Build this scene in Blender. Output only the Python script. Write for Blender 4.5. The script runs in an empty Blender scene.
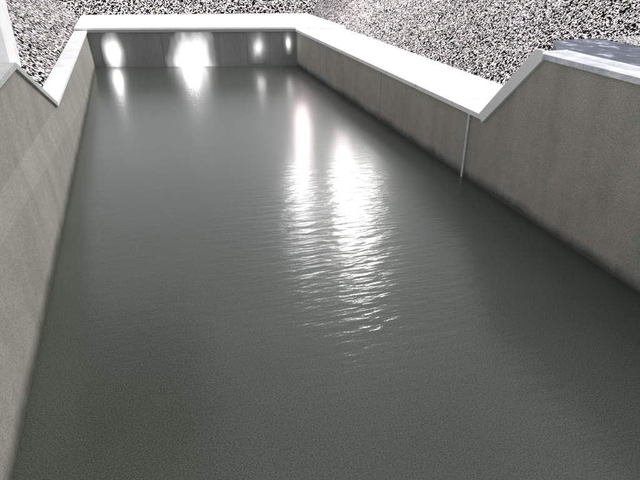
import bpy, math, random
from mathutils import Vector
random.seed(3)
S=0.6
sc=bpy.context.scene
def link(o):
    sc.collection.objects.link(o); return o
def mesh(name,verts,faces,mat=None,parent=None,smooth=False):
    m=bpy.data.meshes.new(name); m.from_pydata([(x*S,y*S,z*S) for x,y,z in verts],[],faces); m.update()
    o=bpy.data.objects.new(name,m); link(o)
    if mat: m.materials.append(mat)
    if parent: o.parent=parent
    import bmesh
    b=bmesh.new(); b.from_mesh(m); bmesh.ops.recalc_face_normals(b,faces=b.faces); b.to_mesh(m); b.free()
    if smooth:
        for p in m.polygons: p.use_smooth=True
    return o
def box(name,x0,x1,y0,y1,z0,z1,mat=None,parent=None,bev=0):
    v=[(x,y,z) for x in(x0,x1) for y in(y0,y1) for z in(z0,z1)]
    f=[(0,1,3,2),(4,6,7,5),(0,4,5,1),(2,3,7,6),(0,2,6,4),(1,5,7,3)]
    o=mesh(name,v,f,mat,parent)
    if bev:
        md=o.modifiers.new('b','BEVEL'); md.width=bev*S; md.segments=2
    return o
def poly(name,pts,z0,z1,mat,parent=None):
    n=len(pts); v=[(x,y,z0) for x,y in pts]+[(x,y,z1) for x,y in pts]
    return mesh(name,v,[tuple(range(n)),tuple(range(n,2*n))]+[(i,(i+1)%n,(i+1)%n+n,i+n) for i in range(n)],mat,parent)
def tube(name,pts,r,mat,parent=None,n=10):
    cu=bpy.data.curves.new(name,'CURVE'); cu.dimensions='3D'; cu.bevel_depth=r*S; cu.bevel_resolution=3; cu.use_fill_caps=True
    sp=cu.splines.new('POLY'); sp.points.add(len(pts)-1)
    for p,c in zip(sp.points,pts): p.co=(c[0]*S,c[1]*S,c[2]*S,1)
    o=bpy.data.objects.new(name,cu); link(o); cu.materials.append(mat)
    if parent:o.parent=parent
    return o
def empty(name):
    e=bpy.data.objects.new(name,None); link(e); return e
class NT:
    def __init__(s,name):
        s.m=bpy.data.materials.new(name); s.m.use_nodes=True; s.t=s.m.node_tree; s.n=s.t.nodes; s.l=s.t.links
        s.b=s.n['Principled BSDF']; s.geo=s.n.new('ShaderNodeNewGeometry')
    def noise(s,scale,detail=4,rough=.6,vec=(1,1,1)):
        mp=s.n.new('ShaderNodeMapping'); mp.inputs['Scale'].default_value=vec
        s.l.new(s.geo.outputs['Position'],mp.inputs['Vector'])
        t=s.n.new('ShaderNodeTexNoise'); t.inputs['Scale'].default_value=scale; t.inputs['Detail'].default_value=detail; t.inputs['Roughness'].default_value=rough
        s.l.new(mp.outputs[0],t.inputs['Vector']); return t.outputs['Fac']
    def ramp(s,src,stops):
        r=s.n.new('ShaderNodeValToRGB'); s.l.new(src,r.inputs[0])
        while len(r.color_ramp.elements)<len(stops): r.color_ramp.elements.new(.5)
        for e,(p,c) in zip(r.color_ramp.elements,stops):
            e.position=p; e.color=(c if len(c)==4 else (*c,1)) if not isinstance(c,float) else (c,c,c,1)
        return r.outputs[0]
    def mix(s,a,b,fac,mode='MIX'):
        x=s.n.new('ShaderNodeMix'); x.data_type='RGBA'; x.blend_type=mode
        for i,v in ((6,a),(7,b),(0,fac)):
            if isinstance(v,(tuple,)): x.inputs[i].default_value=(*v,1)
            elif isinstance(v,(int,float)): x.inputs[i].default_value=v
            else: s.l.new(v,x.inputs[i])
        return x.outputs[2]
    def math(s,op,a,b=0.0):
        x=s.n.new('ShaderNodeMath'); x.operation=op
        for i,v in ((0,a),(1,b)):
            if isinstance(v,(int,float)): x.inputs[i].default_value=v
            else: s.l.new(v,x.inputs[i])
        return x.outputs[0]
    def bump(s,h,st,dist,prev=None):
        b=s.n.new('ShaderNodeBump'); b.inputs['Distance'].default_value=dist
        if isinstance(st,(int,float)): b.inputs['Strength'].default_value=st
        else: s.l.new(st,b.inputs['Strength'])
        s.l.new(h,b.inputs['Height'])
        if prev: s.l.new(prev,b.inputs['Normal'])
        s.l.new(b.outputs[0],s.b.inputs['Normal']); return b.outputs[0]
    def col(s,c):
        s.l.new(c,s.b.inputs['Base Color'])
    def z(s):
        x=s.n.new('ShaderNodeSeparateXYZ'); s.l.new(s.geo.outputs['Position'],x.inputs[0]); return x.outputs

def concrete(name,a,b,wet=True,band=.32):
    t=NT(name)
    big=t.noise(.5,5); fine=t.noise(38,2,.9); streak=t.noise(1.6,4,.6,(1,1,.12))
    c=t.mix(a,b,t.ramp(big,[(.3,0.0),(.7,1.0)]))
    c=t.mix(c,t.ramp(streak,[(.35,.8),(.6,1.0)]),.6,'MULTIPLY')
    c=t.mix(c,t.ramp(t.noise(2.5,6,.7),[(.3,.8),(.6,1.0)]),.6,'MULTIPLY')
    c=t.mix(c,t.ramp(fine,[(.35,.5),(.65,1.0)]),.85,'MULTIPLY')
    if wet:
        z=t.z()[2]
        zz=t.math('ADD',z,t.math('MULTIPLY',t.math('SUBTRACT',t.noise(1.2,4),.5),.35))
        w=t.ramp(zz,[(.05,1.0),(band,0.0)])
        c=t.mix(c,(.04,.042,.032),t.math('MULTIPLY',w,.85))
    t.col(c); t.b.inputs['Roughness'].default_value=.85
    t.bump(fine,.3,.02)
    return t.m
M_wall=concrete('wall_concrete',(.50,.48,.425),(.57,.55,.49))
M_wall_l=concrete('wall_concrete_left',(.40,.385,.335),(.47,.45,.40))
M_cop=concrete('grey_coping',(.6,.6,.58),(.75,.75,.73),False)
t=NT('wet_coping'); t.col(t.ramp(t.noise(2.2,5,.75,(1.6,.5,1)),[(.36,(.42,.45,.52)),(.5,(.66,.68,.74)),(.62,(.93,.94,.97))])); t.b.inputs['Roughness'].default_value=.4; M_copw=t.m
M_white=NT('white_walkway')
M_white.col(M_white.ramp(M_white.noise(1.1,6,.7),[(.28,(.78,.76,.78)),(.5,(.93,.92,.93))])); M_white.b.inputs['Roughness'].default_value=.7; M_white=M_white.m
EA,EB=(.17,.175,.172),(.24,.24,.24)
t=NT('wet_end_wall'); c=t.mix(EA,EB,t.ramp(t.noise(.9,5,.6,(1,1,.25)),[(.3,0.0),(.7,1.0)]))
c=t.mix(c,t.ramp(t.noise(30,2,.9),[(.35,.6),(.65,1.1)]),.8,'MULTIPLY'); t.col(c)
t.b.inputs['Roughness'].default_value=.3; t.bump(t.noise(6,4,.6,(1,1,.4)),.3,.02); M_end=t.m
t=NT('painted_metal'); t.b.inputs['Roughness'].default_value=.5
t.col(t.ramp(t.noise(6),[(.3,.55),(.7,.78)])); M_metal=t.m
t=NT('dark_metal'); t.col(t.ramp(t.noise(6),[(.3,.02),(.7,.04)])); M_dark=t.m
t=NT('joint'); t.col(t.ramp(t.noise(8),[(.3,.27),(.7,.32)])); M_joint=t.m
def gravel(name,sc_,th=.5):
    t=NT(name); v=t.n.new('ShaderNodeTexVoronoi'); v.inputs['Scale'].default_value=sc_
    t.l.new(t.geo.outputs['Position'],v.inputs['Vector'])
    sp=t.n.new('ShaderNodeSeparateColor'); t.l.new(v.outputs['Color'],sp.inputs[0])
    bias=t.math('ADD',sp.outputs[0],t.math('MULTIPLY',t.math('SUBTRACT',t.noise(.25,3),.5),.2))
    bw=t.ramp(bias,[(th,.002),(th+.02,.95)])
    tint=t.mix((1,1,1),v.outputs['Color'],.2)
    t.col(t.mix(bw,tint,1.0,'MULTIPLY')); t.b.inputs['Roughness'].default_value=1; t.b.inputs['Specular IOR Level'].default_value=.05; return t.m
M_grav=gravel('gravel_right',23,.56); M_grav_far=gravel('gravel_far',14,.55); M_grav_left=gravel('gravel_left',12,.57)
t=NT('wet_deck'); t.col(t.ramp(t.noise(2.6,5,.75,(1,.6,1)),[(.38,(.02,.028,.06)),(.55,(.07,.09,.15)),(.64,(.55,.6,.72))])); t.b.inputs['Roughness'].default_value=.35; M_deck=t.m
# water
t=NT('canal_water')
t.col(t.mix(t.ramp(t.noise(.35,4),[(.3,(.050,.058,.047)),(.7,(.061,.068,.056))]),t.ramp(t.noise(42,2,.9),[(.35,.4),(.65,1.5)]),.9,'MULTIPLY'))
t.b.inputs['Roughness'].default_value=.13; t.b.inputs['IOR'].default_value=1.39
t.b.inputs['Coat Weight'].default_value=.7; t.b.inputs['Coat Roughness'].default_value=.42; t.b.inputs['Coat IOR'].default_value=1.35
pos=t.z()
dx=t.math('DIVIDE',t.math('SUBTRACT',pos[0],4.4),3.0); dy=t.math('DIVIDE',t.math('SUBTRACT',pos[1],9.6),5.4)
d2=t.math('ADD',t.math('MULTIPLY',dx,dx),t.math('MULTIPLY',dy,dy))
patch=t.ramp(t.math('MULTIPLY',d2,.5),[(.0,1.0),(.85,.13)])
n1=t.bump(t.noise(3.4,2,.5,(.45,1.6,1)),t.math('MULTIPLY',patch,1.0),.026)
n2=t.bump(t.noise(9,3,.6,(.6,1.5,1)),.5,.0065,n1)
n3=t.bump(t.noise(40,2,.6,(.8,1.2,1)),.6,.003,n2)
M_water=t.m
def emit(name,col,st):
    t=NT(name); t.b.inputs['Base Color'].default_value=(.8,.8,.8,1)
    t.b.inputs['Emission Color'].default_value=(*col,1)
    k=t.ramp(t.noise(2.2,3),[(.3,.35),(.6,1.0)])
    t.l.new(t.math('MULTIPLY',k,st),t.b.inputs['Emission Strength']); return t.m
E_hi=emit('flood_lens',(1,1,.98),95)
E_mid=emit('flood_lens_small',(.98,.98,1),110)
E_pink=emit('flood_lens_warm',(1,.78,.81),50)
def glow_patch(name,nz,st):  # end wall colours, with a glow fading outward painted in as emission
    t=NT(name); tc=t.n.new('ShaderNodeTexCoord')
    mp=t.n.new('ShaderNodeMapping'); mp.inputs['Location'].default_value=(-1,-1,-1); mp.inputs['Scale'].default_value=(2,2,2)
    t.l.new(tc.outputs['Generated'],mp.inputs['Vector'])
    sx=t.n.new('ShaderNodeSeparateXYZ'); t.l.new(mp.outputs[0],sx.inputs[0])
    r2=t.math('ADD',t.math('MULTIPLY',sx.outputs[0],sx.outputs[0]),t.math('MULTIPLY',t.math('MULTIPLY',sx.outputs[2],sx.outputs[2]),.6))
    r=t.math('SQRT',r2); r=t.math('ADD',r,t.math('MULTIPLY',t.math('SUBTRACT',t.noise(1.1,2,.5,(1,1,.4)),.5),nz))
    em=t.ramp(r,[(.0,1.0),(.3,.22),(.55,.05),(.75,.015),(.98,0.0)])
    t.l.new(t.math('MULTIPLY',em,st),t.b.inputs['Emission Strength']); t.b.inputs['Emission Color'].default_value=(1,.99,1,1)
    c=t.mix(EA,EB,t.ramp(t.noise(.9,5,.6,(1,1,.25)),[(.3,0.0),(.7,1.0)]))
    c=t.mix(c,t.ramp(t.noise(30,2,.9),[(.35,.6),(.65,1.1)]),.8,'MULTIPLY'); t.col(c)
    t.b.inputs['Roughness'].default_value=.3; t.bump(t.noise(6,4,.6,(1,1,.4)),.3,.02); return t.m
E_wall=glow_patch('painted_wall_glow',.9,16.0)
E_wall_dim=glow_patch('painted_wall_glow_dim',.8,3.0)

mesh('canal_water',[(-4.2,-16,0),(15,-16,0),(15,60,0),(-4.2,60,0)],[(0,1,2,3)],M_water)
def prism(name,prof,xi_b,xi_t,xo,mat,parent=None):
    n=len(prof)
    def xi(z): return xi_b+(xi_t-xi_b)*max(0,min(1,z/3.1))
    v=[(xi(z),y,z) for y,z in prof]+[(xo,y,z) for y,z in prof]
    f=[tuple(range(n)),tuple(range(n,2*n))]+[(i,(i+1)%n,(i+1)%n+n,i+n) for i in range(n)]
    return mesh(name,v,f,mat,parent)
R=empty('concrete_channel_wall')
prism('wall_face',[(-16,-1),(53,-1),(53,3.1),(21.2,3.1),(18.3,6.3),(-16,6.3)],14.6,14.6,15.8,M_wall,R)
box('coping_low',14.5,19,21.3,53.0,3.1,3.32,M_white,R)
mesh('coping_slope',[(14.5,21.3,3.104),(15.95,21.3,3.104),(15.95,18.3,6.304),(14.5,18.3,6.304),(14.5,21.5,3.33),(15.95,21.5,3.33),(15.95,18.4,6.52),(14.5,18.4,6.52)],[(0,1,2,3),(4,5,6,7),(0,1,5,4),(1,2,6,5),(2,3,7,6),(3,0,4,7)],M_white,R)
prism('slope_edge_band',[(21.28,3.0),(21.55,3.36),(18.42,6.62),(18.0,6.62),(18.0,6.24)],14.46,14.46,14.596,M_white,R)
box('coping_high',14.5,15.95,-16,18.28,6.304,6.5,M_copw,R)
box('walk_fill',15.8,18.95,19,53,-1,3.09,M_wall,R)
poly('deck_body',[(15.803,-16),(21,-16),(21,22.5),(18.6,22.5),(16,18.9),(15.803,18.3)],-1,6.1,M_dark,R)
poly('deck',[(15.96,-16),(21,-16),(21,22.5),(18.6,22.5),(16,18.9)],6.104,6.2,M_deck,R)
box('gravel_shelf',21.003,24,-16,22.5,2.9,6.22,M_grav,R)
tube('guide_rail',[(14.5,22.4,.0),(14.5,22.4,3.1)],.055,M_metal,R)
for y in (33,44): box('joint',14.585,14.62,y,y+.04,-.5,3.09,M_joint,R)
for y in range(24,53,4): box('slab_joint',14.49,19.002,y,y+.04,3.2,3.324,M_cop,R)

L=empty('concrete_channel_wall')
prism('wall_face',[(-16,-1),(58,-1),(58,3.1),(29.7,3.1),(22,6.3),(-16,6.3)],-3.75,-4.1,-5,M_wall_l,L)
box('coping_low',-5.1,-4.0,29.8,58,3.104,3.3,M_white,L)
mesh('coping_slope',[(-5.1,29.8,3.104),(-4.0,29.8,3.104),(-4.0,22,6.304),(-5.1,22,6.304),(-5.1,29.85,3.3),(-4.0,29.85,3.3),(-4.0,22.05,6.5),(-5.1,22.05,6.5)],[(0,1,2,3),(4,5,6,7),(0,1,5,4),(1,2,6,5),(2,3,7,6),(3,0,4,7)],M_cop,L)
box('coping_high',-5.1,-4.0,-16,21.98,6.304,6.5,M_cop,L)
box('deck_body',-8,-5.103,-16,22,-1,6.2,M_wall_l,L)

F=empty('end_wall')
def fy(x): return 58-.273*(x+3.7)
def slab(name,xa,xb,oa,ob,z0,z1,mat,par):
    v=[]
    for z in(z0,z1): v+=[(xa,oa[0],z),(xb,ob[0],z),(xb,ob[1],z),(xa,oa[1],z)]
    return mesh(name,v,[(0,1,2,3),(4,5,6,7),(0,1,5,4),(1,2,6,5),(2,3,7,6),(3,0,4,7)],mat,par)
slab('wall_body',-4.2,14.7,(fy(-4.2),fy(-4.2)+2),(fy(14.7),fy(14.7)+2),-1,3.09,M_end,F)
slab('walkway',-5.1,19,(fy(-5.1)-.12,70),(fy(19)-.12,64.5),3.335,3.5,M_white,F)
slab('coping_edge',-4.0,14.5,(fy(-4)-.10,fy(-4)+1),(fy(14.5)-.10,fy(14.5)+1),3.1,3.33,M_joint,F)
slab('walk_fill',-5,18.9,(fy(-5)+2.1,69.9),(fy(18.9)+2.1,64.4),-1,3.3,M_wall,F)
box('end_wall_back',-8,19,-18,-16.003,-1,6.3,M_wall,F)

def pl(name,x,y,z,e,rad,par,col=(1,.98,.97)):
    d=bpy.data.lights.new(name,'POINT'); d.energy=e; d.shadow_soft_size=rad; d.color=col
    o=bpy.data.objects.new(name,d); link(o); o.location=(x*S,y*S,z*S); o.parent=par
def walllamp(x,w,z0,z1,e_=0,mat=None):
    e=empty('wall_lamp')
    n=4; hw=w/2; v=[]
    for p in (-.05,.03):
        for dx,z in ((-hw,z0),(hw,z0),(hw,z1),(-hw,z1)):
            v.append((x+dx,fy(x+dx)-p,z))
    mesh('glow_patch',v,[tuple(range(n)),tuple(range(n,2*n))]+[(i,(i+1)%n,(i+1)%n+n,i+n) for i in range(n)],mat or E_wall,e)  # wall-coloured sheet that carries the painted glow on the end wall
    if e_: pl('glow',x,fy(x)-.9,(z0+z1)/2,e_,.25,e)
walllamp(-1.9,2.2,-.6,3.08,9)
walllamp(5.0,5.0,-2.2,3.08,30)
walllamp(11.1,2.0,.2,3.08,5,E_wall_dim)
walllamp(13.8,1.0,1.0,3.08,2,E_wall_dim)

W=empty('span_wire_lighting')
for X in(-45,80):
    tube('mast',[(X,60,8.8),(X,60,32)],.3,M_dark,W)
def cat(x): 
    u=(x+45)/125; return 31.5-4*4*u*(1-u)*1.0
tube('wire',[(-45+125*i/30,60,cat(-45+125*i/30)) for i in range(31)],.05,M_dark,W)
def flood(x,z,w,h,mat):
    tube('drop_rod',[(x,60,cat(x)),(x,60,z+h/2)],.05,M_dark,W)
    v=[(x-w/2,59.6,z-h/2),(x+w/2,59.6,z-h/2),(x+w/2,59.6,z+h/2),(x-w/2,59.6,z+h/2),(x-w/3,60.4,z-h/3),(x+w/3,60.4,z-h/3),(x+w/3,60.4,z+h/2),(x-w/3,60.4,z+h/2)]
    mesh('flood_housing',v,[(0,1,2,3),(4,5,6,7),(0,1,5,4),(1,2,6,5),(2,3,7,6),(3,0,4,7)],M_dark,W)
    box('flood_lens',x-w/2*.9,x+w/2*.9,59.5,59.58,z-h/2*.9,z+h/2*.9,mat,W)
flood(23.2,20.6,3.0,3.6,E_hi)
flood(25.4,17.6,1.5,2.0,E_hi)
flood(22.0,15.2,1.5,1.8,E_hi)
flood(16.6,17.0,1.4,2.8,E_mid)
flood(16.9,8.8,1.2,1.9,E_pink)
flood(21.9,11.6,.8,1.1,E_pink)

P=empty('added_platform')  # unseen platform, added so its dark reflection falls on the left water
box('deck',-22,1.8,27,48,24,24.8,M_dark,P)
for y in (29,46):
    box('beam',-22,1.5,y-.4,y+.4,23,23.997,M_dark,P)
    for x in(-21,-15): box('column',x-.5,x+.5,y-.5,y+.5,6,22.997,M_dark,P)

v=[(-5.05,-17,3.0),(18.98,-17,3.0),(18.98,64.45,3.0),(-5.05,69.95,3.0)]
o=8.5
v+=[(-5-o,-17-o,9),(19+o,-17-o,9),(19+o,64.5+o,9),(-5-o,70+o,9)]
B=3000
v+=[(-B,-B,9),(B,-B,9),(B,B,9),(-B,B,9)]
f=[(i,(i+1)%4,(i+1)%4+4,i+4) for i in range(4)]+[(i+4,(i+1)%4+4,(i+1)%4+8,i+8) for i in range(4)]
g=mesh('gravel_ground',v,f,M_grav); g.data.materials.append(M_grav_far); g.data.materials.append(M_grav_left)
for p in g.data.polygons:
    c=p.center
    if c.y>45*S and abs(c.x)<16*S: p.material_index=1
    elif c.x<0: p.material_index=2

H=empty('white_pump_house')
box('walls',-13,-6.45,34,37,3,12,M_white,H)
box('roof',-13.4,-6.1,33.6,37.4,12.003,12.4,M_cop,H)
box('door',-11,-9.6,33.93,33.98,8.2,11,M_dark,H)
box('window',-9,-8,33.93,33.98,9.6,10.8,M_dark,H)

w=bpy.data.worlds.new('World'); sc.world=w; w.use_nodes=True
nt=w.node_tree; bg=nt.nodes['Background']; sky=nt.nodes.new('ShaderNodeTexSky'); sky.sky_type='NISHITA'; sky.sun_disc=False
el,az=math.radians(60),math.radians(120)
sky.sun_elevation=el; sky.sun_rotation=az
hs=nt.nodes.new('ShaderNodeHueSaturation'); hs.inputs['Saturation'].default_value=.1
nt.links.new(sky.outputs[0],hs.inputs['Color']); nt.links.new(hs.outputs[0],bg.inputs[0]); bg.inputs[1].default_value=.20
sd=bpy.data.lights.new('sun','SUN'); sd.energy=1.7; sd.angle=math.radians(40); sd.color=(1,.98,.95)
so=bpy.data.objects.new('sun',sd); link(so)
dirv=Vector((math.sin(az)*math.cos(el),math.cos(az)*math.cos(el),math.sin(el)))
so.rotation_euler=dirv.to_track_quat('Z','Y').to_euler()
cam=bpy.data.cameras.new('camera'); co=bpy.data.objects.new('camera',cam); link(co)
co.location=(0,0,10*S); co.rotation_euler=(math.radians(90-27.8),0,math.radians(-17.7))
cam.sensor_width=36; cam.lens=31.16; cam.clip_end=6000
sc.camera=co
sc.view_settings.view_transform='Standard'; sc.view_settings.look='None'; sc.view_settings.exposure=0
